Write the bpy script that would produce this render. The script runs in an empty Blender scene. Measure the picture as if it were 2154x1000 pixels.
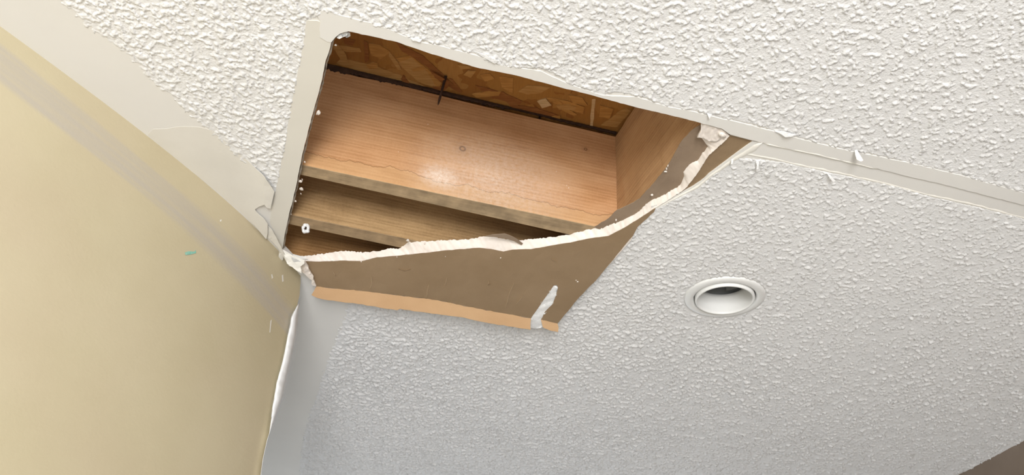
import bpy, bmesh, math, random
import numpy as np
from mathutils import Vector, Matrix
from mathutils.geometry import delaunay_2d_cdt

S = bpy.context.scene
COL = S.collection

# ------------------------------------------------------------------ camera, world, lights, exposure
PITCH = math.radians(34.0)
F_PX = 1726.0
ROLL = math.radians(3.5)
CAM = Vector((0.0, 0.0, 1.50))
ZC = 2.45                                   # underside of the ceiling board
cd = bpy.data.cameras.new('camera')
cd.sensor_fit = 'HORIZONTAL'; cd.sensor_width = 36.0
cd.lens = 36.0 * F_PX / 2154.0
cd.clip_start = 0.02
cam = bpy.data.objects.new('camera', cd); COL.objects.link(cam)
cam.location = CAM
cam.rotation_euler = (Matrix.Rotation(math.pi / 2 + PITCH, 3, 'X') @ Matrix.Rotation(ROLL, 3, 'Z')).to_euler()
S.camera = cam

w = bpy.data.worlds.new('world'); S.world = w; w.use_nodes = True
bg = w.node_tree.nodes['Background']
bg.inputs['Color'].default_value = (0.90, 0.955, 1.0, 1)
bg.inputs['Strength'].default_value = 1.3

def area(name, loc, target, sx, sy, power, color):
    l = bpy.data.lights.new(name, 'AREA'); l.shape = 'RECTANGLE'
    l.size = sx; l.size_y = sy; l.energy = power; l.color = color
    o = bpy.data.objects.new(name, l); COL.objects.link(o)
    o.location = loc
    d = Vector(target) - Vector(loc)
    o.rotation_euler = d.to_track_quat('-Z', 'Y').to_euler()
    return o
area('window_daylight', (0.16, -3.1, 0.85), (0.05, 1.6, 2.45), 1.1, 1.4, 142, (1.0, 0.99, 0.98))

S.view_settings.view_transform = 'Standard'
S.view_settings.look = 'None'
S.view_settings.exposure = 0.24
S.view_settings.gamma = 1.0
S.view_settings.use_curve_mapping = False

# ------------------------------------------------------------------ helpers
SP, CP = math.sin(PITCH), math.cos(PITCH)
def ray(px, py):
    u = (px - 1077.0) / F_PX; v = -(py - 500.0) / F_PX
    a = u * math.cos(ROLL) - v * math.sin(ROLL); b = u * math.sin(ROLL) + v * math.cos(ROLL)
    return Vector((a, CP - b * SP, SP + b * CP))
def at_z(px, py, z=ZC):                     # point of the picture on a level plane of the room
    r = ray(px, py)
    return CAM + r * ((z - CAM.z) / r.z)
def at_plane(px, py, p0, n):
    r = ray(px, py)
    return CAM + r * ((Vector(p0) - CAM).dot(n) / r.dot(n))

def tag(o, label=None, cat=None, group=None, kind=None):
    if label: o['label'] = label
    if cat: o['category'] = cat
    if group: o['group'] = group
    if kind: o['kind'] = kind
    return o

def link_mesh(name, verts, faces, mat=None, parent=None, smooth=False, uvs=None):
    me = bpy.data.meshes.new(name)
    me.from_pydata([tuple(v) for v in verts], [], faces)
    if uvs is not None:
        ul = me.uv_layers.new(name='UVMap')
        for lp in me.loops:
            ul.data[lp.index].uv = uvs[lp.vertex_index]
    if smooth:
        me.polygons.foreach_set('use_smooth', [True] * len(me.polygons))
    me.update()
    o = bpy.data.objects.new(name, me); COL.objects.link(o)
    if mat: me.materials.append(mat)
    if parent: o.parent = parent; o.matrix_parent_inverse = parent.matrix_world.inverted()
    return o

def link_bm(name, bm, mat=None, parent=None, smooth=False):
    me = bpy.data.meshes.new(name); bm.to_mesh(me); bm.free()
    if smooth: me.polygons.foreach_set('use_smooth', [True] * len(me.polygons))
    o = bpy.data.objects.new(name, me); COL.objects.link(o)
    if mat: me.materials.append(mat)
    if parent: o.parent = parent
    return o

def empty(name, loc):
    o = bpy.data.objects.new(name, None); COL.objects.link(o)
    o.location = loc; o.empty_display_size = 0.05
    bpy.context.view_layer.update()
    return o

def inside(x, y, poly):
    c = False; n = len(poly); j = n - 1
    for i in range(n):
        xi, yi = poly[i]; xj, yj = poly[j]
        if (yi > y) != (yj > y) and x < (xj - xi) * (y - yi) / (yj - yi) + xi: c = not c
        j = i
    return c

def fill(outer, holes=(), extra=()):
    """constrained triangulation of a polygon (with holes and extra inner points)"""
    pts, edges = [], []
    for loop in [outer] + list(holes):
        b = len(pts); pts += [Vector(p) for p in loop]
        edges += [(b + i, b + (i + 1) % len(loop)) for i in range(len(loop))]
    pts += [Vector(p) for p in extra]
    v, _, f, *_ = delaunay_2d_cdt(pts, edges, [], 0, 1e-7)
    tris = []
    for t in f:
        cx = sum(v[i][0] for i in t) / 3; cy = sum(v[i][1] for i in t) / 3
        if inside(cx, cy, outer) and not any(inside(cx, cy, h) for h in holes):
            tris.append(tuple(t))
    return [tuple(p) for p in v], tris

def rag(poly, step, amp, seed=1, closed=True, keep=()):
    """subdivide a pixel outline and roughen it like torn paper"""
    rnd = random.Random(seed); out = []
    n = len(poly)
    for i in range(n if closed else n - 1):
        a = poly[i]; b = poly[(i + 1) % n]
        L = math.hypot(b[0] - a[0], b[1] - a[1]); k = max(1, int(L / step))
        nx, ny = (-(b[1] - a[1]) / max(L, 1e-6), (b[0] - a[0]) / max(L, 1e-6))
        for q in range(k):
            t = q / k
            j = 0 if (q == 0 or i in keep) else rnd.uniform(-amp, amp)
            out.append((a[0] + (b[0] - a[0]) * t + nx * j, a[1] + (b[1] - a[1]) * t + ny * j))
    if not closed: out.append(poly[-1])
    return out

def boundary(tris):
    cnt = {}
    for t in tris:
        for i in range(3):
            a, b = t[i], t[(i + 1) % 3]
            k = (min(a, b), max(a, b))
            cnt.setdefault(k, []).append((a, b))
    return [v[0] for v in cnt.values() if len(v) == 1]

def sheet(name, pix, zf, thick, mat, parent=None, step=0, holes=(), push=(0, 0, 1), smooth=False, jit=0.0, seed=3):
    """a sheet seen from below: outline in picture points, height zf(px,py), thickness pushed along `push`"""
    if not callable(zf):
        zz = zf; zf = lambda x, y: zz
    extra = []
    rnd = random.Random(seed)
    if step:
        xs = [p[0] for p in pix]; ys = [p[1] for p in pix]
        y = min(ys) + step / 2
        while y < max(ys):
            x = min(xs) + step / 2
            while x < max(xs):
                q = (x + rnd.uniform(-.3, .3) * step, y + rnd.uniform(-.3, .3) * step)
                if inside(q[0], q[1], pix) and not any(inside(q[0], q[1], h) for h in holes):
                    extra.append(q)
                x += step
            y += step
    v2, tris = fill(pix, holes, extra)
    low = [at_z(p[0], p[1], zf(p[0], p[1]) + rnd.uniform(-jit, jit)) for p in v2]
    n = len(low)
    # orient the lower side towards the camera
    fl = []
    for t in tris:
        a, b, c = (low[i] for i in t)
        nn = (b - a).cross(c - a)
        fl.append(t if nn.dot(CAM - a) > 0 else (t[0], t[2], t[1]))
    pv = Vector(push) * thick
    verts = low + [p + pv for p in low]
    faces = list(fl) + [(t[0] + n, t[2] + n, t[1] + n) for t in fl]
    for a, b in boundary(fl):
        faces.append((b, a, a + n, b + n))
    return link_mesh(name, verts, faces, mat, parent, smooth)

def lut(pts):
    xs = [p[0] for p in pts]; ys = [p[1] for p in pts]
    return lambda x: float(np.interp(x, xs, ys))

# ------------------------------------------------------------------ materials
def new_mat(name, rough=0.8, spec=0.3):
    m = bpy.data.materials.new(name); m.use_nodes = True
    b = m.node_tree.nodes['Principled BSDF']
    b.inputs['Roughness'].default_value = rough
    b.inputs['Specular IOR Level'].default_value = spec
    return m, m.node_tree.nodes, m.node_tree.links, b

def coords(N, L, scale=(1, 1, 1), kind='Object', rot=(0, 0, 0)):
    tc = N.new('ShaderNodeTexCoord'); mp = N.new('ShaderNodeMapping')
    mp.inputs['Scale'].default_value = scale; mp.inputs['Rotation'].default_value = rot
    L.new(tc.outputs[kind], mp.inputs['Vector']); return mp.outputs['Vector']

def noise(N, L, vec, scale, detail=4, rough=0.55, dist=0.0):
    t = N.new('ShaderNodeTexNoise'); t.inputs['Scale'].default_value = scale
    t.inputs['Detail'].default_value = detail; t.inputs['Roughness'].default_value = rough
    t.inputs['Distortion'].default_value = dist
    L.new(vec, t.inputs['Vector']); return t.outputs['Fac']

def ramp(N, L, fac, stops):
    r = N.new('ShaderNodeValToRGB'); e = r.color_ramp.elements
    while len(e) < len(stops): e.new(0.5)
    for k, (p, c) in enumerate(stops):
        e[k].position = p; e[k].color = (*c, 1) if len(c) == 3 else c
    L.new(fac, r.inputs['Fac']); return r.outputs['Color']

def mix(N, L, fac, a, b, mode='MIX'):
    m = N.new('ShaderNodeMix'); m.data_type = 'RGBA'; m.blend_type = mode
    for s, v in ((0, fac), (6, a), (7, b)):
        if isinstance(v, (int, float)): m.inputs[s].default_value = v
        elif isinstance(v, tuple): m.inputs[s].default_value = (*v, 1)
        else: L.new(v, m.inputs[s])
    return m.outputs[2]

def math_n(N, L, op, a, b=None, c=None, clamp=False):
    m = N.new('ShaderNodeMath'); m.operation = op; m.use_clamp = clamp
    for s, v in ((0, a), (1, b), (2, c)):
        if v is None: continue
        if isinstance(v, (int, float)): m.inputs[s].default_value = v
        else: L.new(v, m.inputs[s])
    return m.outputs[0]

def bump(N, L, b, h, strength, dist):
    bn = N.new('ShaderNodeBump'); bn.inputs['Strength'].default_value = strength
    bn.inputs['Distance'].default_value = dist
    L.new(h, bn.inputs['Height']); L.new(bn.outputs['Normal'], b.inputs['Normal'])

def plain(name, c1, c2, scale=20, rough=0.85, bs=0.3, bd=0.001, bscale=200, spec=0.2):
    m, N, L, b = new_mat(name, rough, spec)
    v = coords(N, L)
    L.new(ramp(N, L, noise(N, L, v, scale, 5), [(0.3, c1), (0.7, c2)]), b.inputs['Base Color'])
    bump(N, L, b, noise(N, L, v, bscale, 4), bs, bd)
    return m

M_TEX = plain('ceiling_texture_paint', (0.86, 0.86, 0.855), (0.90, 0.90, 0.895), 3, 0.8, 0.7, 0.0018, 330)
M_BOARD = plain('scraped_drywall', (0.81, 0.795, 0.76), (0.85, 0.835, 0.795), 4, 0.75, 0.12, 0.0006, 260)
M_TAPE = plain('joint_tape_paper', (0.76, 0.735, 0.665), (0.80, 0.775, 0.705), 6, 0.7, 0.12, 0.0006, 150)
M_PEEL = plain('peeled_paint_paper', (0.80, 0.775, 0.71), (0.85, 0.825, 0.76), 12, 0.7, 0.2, 0.001, 120)
M_GYP = plain('gypsum', (0.84, 0.765, 0.695), (0.90, 0.83, 0.765), 40, 0.95, 0.3, 0.0012, 180, 0.05)
M_WHITE = plain('white_enamel', (0.80, 0.80, 0.78), (0.83, 0.83, 0.81), 5, 0.32, 0.03, 0.0003, 90, 0.5)
M_METAL = plain('grey_can_metal', (0.30, 0.31, 0.31), (0.38, 0.38, 0.37), 30, 0.45, 0.1, 0.0004, 80, 0.5)
M_DARK = plain('dark_socket', (0.02, 0.02, 0.02), (0.05, 0.05, 0.05), 30, 0.5)
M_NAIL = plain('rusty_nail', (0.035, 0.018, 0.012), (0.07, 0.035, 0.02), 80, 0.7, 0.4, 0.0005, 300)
M_STRIP = plain('smooth_corner_paper', (0.80, 0.81, 0.82), (0.86, 0.87, 0.87), 8, 0.6, 0.25, 0.0015, 60)
M_FLOOR = plain('floor_boards', (0.47, 0.46, 0.45), (0.55, 0.54, 0.53), 4, 0.6)
M_WALLR = plain('brown_wall_paint', (0.20, 0.155, 0.12), (0.24, 0.19, 0.15), 5, 0.8, 0.2, 0.001, 90)

def paper_mat(name, c1, c2, streak):
    m, N, L, b = new_mat(name, 0.85, 0.2)
    v = coords(N, L)
    base = ramp(N, L, noise(N, L, v, 9, 5), [(0.3, c1), (0.72, c2)])
    fib = noise(N, L, v, 330, 3)
    fm = ramp(N, L, fib, [(0.62, (0, 0, 0)), (0.78, (1, 1, 1))])
    L.new(mix(N, L, math_n(N, L, 'MULTIPLY', fm, 0.25), base, streak), b.inputs['Base Color'])
    h = math_n(N, L, 'ADD', noise(N, L, v, 45, 4), math_n(N, L, 'MULTIPLY', noise(N, L, v, 300, 3), 0.25))
    bump(N, L, b, h, 0.35, 0.0015)
    return m
M_PAPER = paper_mat('brown_backing_paper', (0.29, 0.20, 0.115), (0.34, 0.24, 0.145), (0.45, 0.33, 0.21))
M_PAPER2 = paper_mat('grey_brown_torn_paper', (0.27, 0.195, 0.135), (0.36, 0.27, 0.19), (0.5, 0.40, 0.30))
M_EDGE = paper_mat('tan_edge_paper', (0.61, 0.385, 0.21), (0.68, 0.445, 0.25), (0.80, 0.57, 0.36))

def wood_mat(name, light, mid, dark, stain=None, pale_spots=None, knots=(), grey_low=None, sat=1.0):
    """lumber: grain along local X, Z up from the bottom edge"""
    m, N, L, b = new_mat(name, 0.75, 0.2)
    v = coords(N, L, (2.6, 44, 21))
    n1 = noise(N, L, v, 1.0, 7, 0.62, 1.1)
    v2 = coords(N, L, (3.0, 420, 230))
    n2 = noise(N, L, v2, 1.0, 4, 0.6, 0.3)
    v3 = coords(N, L, (1, 1, 1)); n3 = noise(N, L, v3, 6.5, 6, 0.62)
    # cathedral rings
    vw = coords(N, L, (0.55, 1, 7.0))
    wv = N.new('ShaderNodeTexWave'); wv.wave_type = 'BANDS'; wv.bands_direction = 'Z'
    wv.inputs['Scale'].default_value = 5.5; wv.inputs['Distortion'].default_value = 5.0
    wv.inputs['Detail'].default_value = 3; wv.inputs['Detail Scale'].default_value = 0.55
    L.new(vw, wv.inputs['Vector'])
    f = math_n(N, L, 'ADD', math_n(N, L, 'MULTIPLY', n1, 0.34), math_n(N, L, 'MULTIPLY', n2, 0.22))
    f = math_n(N, L, 'ADD', f, math_n(N, L, 'MULTIPLY', wv.outputs['Fac'], 0.05))
    f = math_n(N, L, 'ADD', f, math_n(N, L, 'MULTIPLY', n3, 0.34))
    f = math_n(N, L, 'ADD', f, math_n(N, L, 'MULTIPLY', noise(N, L, v3, 260, 3), 0.12))
    c = ramp(N, L, f, [(0.40, dark), (0.54, mid), (0.68, light)])
    tc = N.new('ShaderNodeTexCoord'); sp = N.new('ShaderNodeSeparateXYZ'); L.new(tc.outputs['Object'], sp.inputs[0])
    X, Y, Z = sp.outputs
    if stain is not None:                    # dried water line wandering above the bottom edge
        nl = noise(N, L, coords(N, L, (1, 0, 0)), 9, 8, 0.62)
        zl = math_n(N, L, 'ADD', math_n(N, L, 'MULTIPLY', nl, 0.075), stain - 0.0375)
        d = math_n(N, L, 'ABSOLUTE', math_n(N, L, 'SUBTRACT', Z, zl))
        line = math_n(N, L, 'SUBTRACT', 1.0, math_n(N, L, 'DIVIDE', d, 0.0016), clamp=True)
        c = mix(N, L, math_n(N, L, 'MULTIPLY', line, 0.8), c, (0.20, 0.085, 0.03))
        below = math_n(N, L, 'MULTIPLY', math_n(N, L, 'LESS_THAN', Z, zl), 0.22)
        c = mix(N, L, below, c, (0.62, 0.42, 0.20))
    for kx, kz, kr in knots:
        dx = math_n(N, L, 'SUBTRACT', X, kx); dz = math_n(N, L, 'SUBTRACT', Z, kz)
        dd = math_n(N, L, 'SQRT', math_n(N, L, 'ADD', math_n(N, L, 'MULTIPLY', dx, dx), math_n(N, L, 'MULTIPLY', dz, dz)))
        ring = math_n(N, L, 'SUBTRACT', 1.0, math_n(N, L, 'DIVIDE', math_n(N, L, 'ABSOLUTE', math_n(N, L, 'SUBTRACT', dd, kr)), kr * 0.5), clamp=True)
        c = mix(N, L, math_n(N, L, 'MULTIPLY', ring, 0.85), c, (0.09, 0.035, 0.015))
        halo = math_n(N, L, 'SUBTRACT', 1.0, math_n(N, L, 'DIVIDE', dd, kr * 4), clamp=True)
        c = mix(N, L, math_n(N, L, 'MULTIPLY', halo, 0.35), c, (0.30, 0.14, 0.06))
    for ux, uz, ur, us in (pale_spots or ()):      # pale mottled patch
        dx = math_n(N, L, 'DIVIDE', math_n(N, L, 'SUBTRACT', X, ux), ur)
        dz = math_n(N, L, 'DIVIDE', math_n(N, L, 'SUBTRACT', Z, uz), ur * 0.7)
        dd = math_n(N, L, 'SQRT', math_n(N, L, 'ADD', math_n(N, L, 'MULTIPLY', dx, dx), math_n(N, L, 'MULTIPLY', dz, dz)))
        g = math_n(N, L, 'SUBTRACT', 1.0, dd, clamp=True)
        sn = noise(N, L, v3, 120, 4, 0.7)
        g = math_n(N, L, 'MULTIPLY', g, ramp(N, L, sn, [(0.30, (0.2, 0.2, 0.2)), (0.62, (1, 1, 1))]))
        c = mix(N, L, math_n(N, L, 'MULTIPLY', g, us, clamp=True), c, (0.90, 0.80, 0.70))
    if grey_low is not None:                 # weathered grey sawn narrow edge, mottled
        gl = math_n(N, L, 'LESS_THAN', Z, 0.0006)
        gn = ramp(N, L, math_n(N, L, 'ADD', math_n(N, L, 'MULTIPLY', n1, .5), math_n(N, L, 'MULTIPLY', noise(N, L, v3, 28, 5), .5)),
                  [(0.38, tuple(q * 0.55 for q in grey_low)), (0.58, grey_low)])
        c = mix(N, L, gl, c, gn)
    L.new(c, b.inputs['Base Color'])
    bump(N, L, b, math_n(N, L, 'ADD', n2, math_n(N, L, 'MULTIPLY', n1, 0.6)), 0.3, 0.0012)
    return m

def wall_mat(p0, nrm, half):
    """beige paint with a greyer streaked band running along it; UV = metres along and up the wall"""
    m, N, L, b = new_mat('beige_wall_paint', 0.7, 0.25)
    uv = coords(N, L, (1, 1, 1), 'UV')
    v = coords(N, L, (1, 1, 1), 'UV', (0, 0, 0.0))
    base = ramp(N, L, noise(N, L, v, 2.2, 5, 0.6), [(0.3, (0.535, 0.465, 0.305)), (0.72, (0.61, 0.54, 0.375))])
    base = mix(N, L, math_n(N, L, 'MULTIPLY', ramp(N, L, noise(N, L, v, 3.4, 3, 0.5), [(0.45, (0, 0, 0)), (0.75, (1, 1, 1))]), 0.35), base, (0.57, 0.47, 0.345))
    sp = N.new('ShaderNodeSeparateXYZ'); L.new(uv, sp.inputs[0])
    d = math_n(N, L, 'ADD', math_n(N, L, 'MULTIPLY', sp.outputs[0], nrm[0]),
               math_n(N, L, 'MULTIPLY', sp.outputs[1], nrm[1]))
    d = math_n(N, L, 'SUBTRACT', d, p0[0] * nrm[0] + p0[1] * nrm[1])
    al = math_n(N, L, 'SUBTRACT', math_n(N, L, 'MULTIPLY', sp.outputs[0], nrm[1]), math_n(N, L, 'MULTIPLY', sp.outputs[1], nrm[0]))
    cb = N.new('ShaderNodeCombineXYZ'); L.new(math_n(N, L, 'MULTIPLY', al, 2.2), cb.inputs[0]); L.new(math_n(N, L, 'MULTIPLY', d, 60), cb.inputs[1])
    st = noise(N, L, cb.outputs[0], 1.0, 5, 0.6)
    wob = math_n(N, L, 'MULTIPLY', math_n(N, L, 'SUBTRACT', noise(N, L, cb.outputs[0], 0.6, 2), 0.5), half * 0.8)
    band = math_n(N, L, 'SUBTRACT', 1.0, math_n(N, L, 'DIVIDE', math_n(N, L, 'ABSOLUTE', math_n(N, L, 'ADD', d, wob)), half), clamp=True)
    band = ramp(N, L, band, [(0.0, (0, 0, 0)), (0.28, (1, 1, 1))])
    k = math_n(N, L, 'MULTIPLY', band, ramp(N, L, st, [(0.30, (0.25, 0.25, 0.25)), (0.60, (1, 1, 1))]))
    c = mix(N, L, math_n(N, L, 'MULTIPLY', k, 0.85), base, (0.50, 0.455, 0.385))
    # thin pale scuffs
    vs = coords(N, L, (55, 7, 1), 'UV', (0, 0, 0.25))
    sc = ramp(N, L, noise(N, L, vs, 1.0, 2, 0.4), [(0.80, (0, 0, 0)), (0.86, (1, 1, 1))])
    c = mix(N, L, math_n(N, L, 'MULTIPLY', sc, 0.3), c, (0.88, 0.82, 0.72))
    L.new(c, b.inputs['Base Color'])
    h = math_n(N, L, 'ADD', noise(N, L, v, 160, 4), math_n(N, L, 'MULTIPLY', noise(N, L, v, 9, 3), 1.2))
    bump(N, L, b, h, 0.25, 0.0012)
    return m

def osb_mat():
    m, N, L, b = new_mat('strand_board', 0.75, 0.2)
    v = coords(N, L, (1, 1, 1))
    vo = N.new('ShaderNodeTexVoronoi'); vo.inputs['Scale'].default_value = 15; vo.inputs['Randomness'].default_value = 1
    nn = N.new('ShaderNodeTexNoise'); nn.inputs['Scale'].default_value = 18; L.new(v, nn.inputs['Vector'])
    vv = mix(N, L, 0.12, v, nn.outputs['Color'])
    L.new(vv, vo.inputs['Vector'])
    sp = N.new('ShaderNodeSeparateColor'); L.new(vo.outputs['Color'], sp.inputs[0])
    c = ramp(N, L, sp.outputs[0], [(0.0, (0.26, 0.10, 0.022)), (0.4, (0.38, 0.17, 0.04)), (0.75, (0.46, 0.225, 0.055)), (1.0, (0.50, 0.26, 0.08))])
    g = noise(N, L, coords(N, L, (160, 25, 60), 'Object', (0, 0, 0.6)), 1.0, 4)
    c = mix(N, L, math_n(N, L, 'MULTIPLY', g, 0.5), c, (0.20, 0.085, 0.022))
    L.new(c, b.inputs['Base Color'])
    bump(N, L, b, math_n(N, L, 'ADD', sp.outputs[1], g), 0.6, 0.002)
    return m
M_OSB = osb_mat()

def strand_mat(name, c1, c2):
    m, N, L, b = new_mat(name, 0.75, 0.2)
    v = coords(N, L, (30, 260, 40), 'Object', (0, 0, 0.5))
    L.new(ramp(N, L, noise(N, L, v, 1.0, 4), [(0.35, c1), (0.65, c2)]), b.inputs['Base Color'])
    return m
M_STR = [strand_mat('pale_strand', (0.43, 0.225, 0.07), (0.53, 0.30, 0.105)),
         strand_mat('amber_strand', (0.40, 0.19, 0.05), (0.54, 0.28, 0.08)),
         strand_mat('red_brown_strand', (0.24, 0.09, 0.025), (0.33, 0.135, 0.04)),
         strand_mat('light_strand', (0.56, 0.38, 0.19), (0.68, 0.48, 0.27))]

# ------------------------------------------------------------------ traced outlines (picture points lying on the ceiling plane)
WALL_TOP = [(0, 55), (90, 122), (165, 175), (265, 250), (350, 322), (450, 398), (520, 460), (561, 503), (604, 552), (632, 580)]
HOLE_NEAR = [(697, 87), (706, 78), (715, 71), (733, 66), (780, 76), (834, 88), (900, 111), (1002, 142), (1087, 159), (1172, 182),
             (1240, 199), (1342, 227), (1400, 240), (1460, 255), (1519, 271)]
HOLE_LEFT = [(594, 524), (599, 492), (608, 451), (621, 400), (636, 324), (655, 248), (669, 200), (676, 173), (685, 128), (691, 112)]
BAND_LOW = [(630, 549), (642, 550), (674, 551), (716, 549), (761, 550), (793, 542), (835, 539), (880, 534), (944, 527), (1008, 522),
            (1040, 526), (1059, 530), (1078, 526), (1117, 525), (1155, 518), (1200, 511), (1242, 502), (1280, 497), (1309, 482),
            (1341, 463), (1379, 438), (1406, 421), (1442, 397), (1466, 367), (1490, 328), (1523, 299), (1535, 286)]
BAND_UP = [(614, 540), (635, 540), (667, 536), (719, 528), (765, 531), (793, 529), (824, 522), (838, 524), (859, 510), (891, 508),
           (928, 506), (986, 504), (1021, 497), (1072, 504), (1101, 505), (1155, 500), (1194, 495), (1226, 486), (1258, 479),
           (1298, 464), (1340, 443), (1364, 421), (1400, 403), (1430, 385), (1437, 367), (1433, 355), (1448, 341), (1466, 334),
           (1487, 304), (1466, 290), (1475, 264)]
LIP_IN = [(1379, 438), (1410, 420), (1442, 401), (1457, 393), (1472, 383), (1481, 376), (1490, 367), (1514, 349), (1550, 322), (1583, 298), (1601, 299)]
HOLE = HOLE_NEAR + [(1536, 284), (1582, 296), (1601, 299)] + LIP_IN[:-1][::-1] + BAND_LOW[:21][::-1] + [(614, 545)] + HOLE_LEFT
CAN_C = at_z(1524, 625); CAN_R = 0.088

def xy(p): return (p.x, p.y)
hole_xy = [xy(at_z(*p)) for p in HOLE]
wall_xy = [Vector(xy(at_z(*p))) for p in WALL_TOP]
d0 = (wall_xy[0] - wall_xy[3]).normalized()
wall_xy = [wall_xy[0] + d0 * 2.6, wall_xy[0] + d0 * 1.0] + wall_xy
corner = wall_xy[-1]
# even the traced corner line out to one smooth bow
_o = wall_xy[2]; _ax = (corner - _o).normalized(); _ay = Vector((-_ax.y, _ax.x))
_t = [(p - _o).dot(_ax) for p in wall_xy[2:]]; _v = [(p - _o).dot(_ay) for p in wall_xy[2:]]
_c = np.polyfit(_t, _v, 3, w=[3] + [1] * (len(_t) - 2) + [4])
_ts = np.linspace(0, _t[-1], 26); _sl = np.polyval(np.polyder(_c), 0.0)
_d0 = (_ax + _ay * float(_sl)).normalized()
_pts = [_o + _ax * float(t) + _ay * float(np.polyval(_c, t)) for t in _ts]
wall_xy = [_pts[0] - _d0 * 2.6, _pts[0] - _d0 * 1.0] + _pts
corner = wall_xy[-1]
vdir = (Vector(xy(at_z(594, 524))) - Vector(xy(at_z(691, 112)))).normalized()
wallB_end = corner + vdir * 2.6
wr_a = Vector(xy(at_z(2086, 1000))); wr_b = Vector(xy(at_z(2154, 966)))
wr_d = (wr_b - wr_a).normalized()
wr0 = wr_a - wr_d * 2.2; wr1 = wr_b + wr_d * 5.6

# ------------------------------------------------------------------ structure: floor, walls
fl = link_mesh('floor', [(-4, -3, 0), (5, -3, 0), (5, 6, 0), (-4, 6, 0)], [(0, 1, 2, 3)], M_FLOOR); tag(fl, kind='structure')

# left wall: unrolled outline (metres along, height) with a ragged free edge at the corner
ss = [0.0]
for a, b in zip(wall_xy[:-1], wall_xy[1:]): ss.append(ss[-1] + (b - a).length)
last_d = (wall_xy[-1] - wall_xy[-4]).normalized(); nw = Vector((-last_d.y, last_d.x, 0))
EDGE_PIX = [(632, 582), (631, 610), (626, 643), (616, 665), (609, 714), (600, 758), (587, 806), (576, 863), (567, 912), (557, 945), (553, 969), (549, 1000)]
edge = []
for p in rag(EDGE_PIX, 6, 0.8, 4, False):
    q = at_plane(p[0], p[1], (corner.x, corner.y, 0), nw)
    edge.append((ss[-1] + (Vector((q.x, q.y)) - corner).dot(last_d), q.z))
edge.append((edge[-1][0], 0.0))
def on_wall(s, z, off=0.0):
    if s >= ss[-1]: p = corner + last_d * (s - ss[-1]); d = last_d
    else:
        i = max(k for k in range(len(ss) - 1) if ss[k] <= s); t = (s - ss[i]) / (ss[i + 1] - ss[i])
        p = wall_xy[i].lerp(wall_xy[i + 1], t); d = (wall_xy[i + 1] - wall_xy[i]).normalized()
    return Vector((p.x + d.y * off, p.y - d.x * off, z))
def wall_pick(px, py):
    """where the sight line of a picture point meets the left wall: metres along it, height"""
    for i in range(len(ss) - 1, 0, -1):
        d = (wall_xy[i] - wall_xy[i - 1]).normalized()
        q = at_plane(px, py, (wall_xy[i].x, wall_xy[i].y, 0), Vector((-d.y, d.x, 0)))
        s = ss[i - 1] + (Vector((q.x, q.y)) - wall_xy[i - 1]).dot(d)
        if s >= ss[i - 1] - 1e-4: return s, q.z
    return s, q.z
outline = [(0.0, 0.0)] + [(0.0, ZC + .01)] + [(s, ZC + .01) for s in ss[1:]] + edge
ex = [(s, z) for s in np.arange(0.2, ss[-1] - 0.03, 0.05) for z in np.arange(0.15, 2.4, 0.15)]
v2, tr = fill(outline, (), ex)
fr = [on_wall(s, z) for s, z in v2]; bk = [on_wall(s, z, -0.0127) for s, z in v2]; n = len(fr)
fa = []
for t in tr:
    nn = (fr[t[1]] - fr[t[0]]).cross(fr[t[2]] - fr[t[0]])
    fa.append(t if nn.dot(CAM - fr[t[0]]) > 0 else (t[0], t[2], t[1]))
fs = fa + [(a + n, c + n, b + n) for a, b, c in fa] + [(b + 2 * n, a + 2 * n, a + n, b + n) for a, b in boundary(fa)]
A = Vector(wall_pick(40, 165)); B = Vector(wall_pick(585, 645))
dd = (B - A).normalized()
M_WALL = wall_mat(A, (-dd.y, dd.x), 0.036)
wl = link_mesh('wall_left', fr + bk + fr, fs, M_WALL, uvs=[tuple(p) for p in v2] * 3); tag(wl, kind='structure')
wl.data.polygons.foreach_set('use_smooth', [True] * len(fa) + [False] * (len(fs) - len(fa)))

# return wall round the corner, and the far right wall
def vert_slab(name, a, b, z0, z1, th, mat):
    d = (b - a).normalized(); o = Vector((-d.y, d.x)) * th
    q = [a, b, b + o, a + o]
    vs = [(p.x, p.y, z0) for p in q] + [(p.x, p.y, z1) for p in q]
    return link_mesh(name, vs, [(3, 2, 1, 0), (4, 5, 6, 7), (0, 1, 5, 4), (1, 2, 6, 5), (2, 3, 7, 6), (3, 0, 4, 7)], mat)
cb_ = corner + vdir * 0.004 + last_d * 0.003; wallB_end2 = wallB_end + last_d * 0.003
tag(vert_slab('wall_return', cb_, wallB_end2, 0, ZC, 0.014, M_STRIP), kind='structure')
tag(vert_slab('wall_right', wr0, wr1, 0, ZC, -0.10, M_WALLR), kind='structure')

# ------------------------------------------------------------------ ceiling board with its hole
far_y = 5.4
outer = [(wall_xy[0].x, wall_xy[0].y)] + [tuple(p) for p in wall_xy[1:]] + [tuple(wallB_end), (wallB_end.x, far_y), tuple(wr0)] 
outer += [tuple(wr1)]
can_loop = [(CAN_C.x + 0.0735 * math.cos(a), CAN_C.y + 0.0735 * math.sin(a)) for a in np.linspace(0, 2 * math.pi, 48, endpoint=False)]
v2, tr = fill(outer, [hole_xy, can_loop])
TB = 0.0127
n = len(v2)
lo = [Vector((x, y, ZC)) for x, y in v2]; hi = [Vector((x, y, ZC + TB)) for x, y in v2]
fa = [t if (lo[t[1]] - lo[t[0]]).cross(lo[t[2]] - lo[t[0]]).z < 0 else (t[0], t[2], t[1]) for t in tr]
fs = fa + [(a + n, c + n, b + n) for a, b, c in fa] + [(b, a, a + n, b + n) for a, b in boundary(fa)]
ceiling = link_mesh('ceiling', lo + hi, fs, M_BOARD); tag(ceiling, kind='structure')

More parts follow.
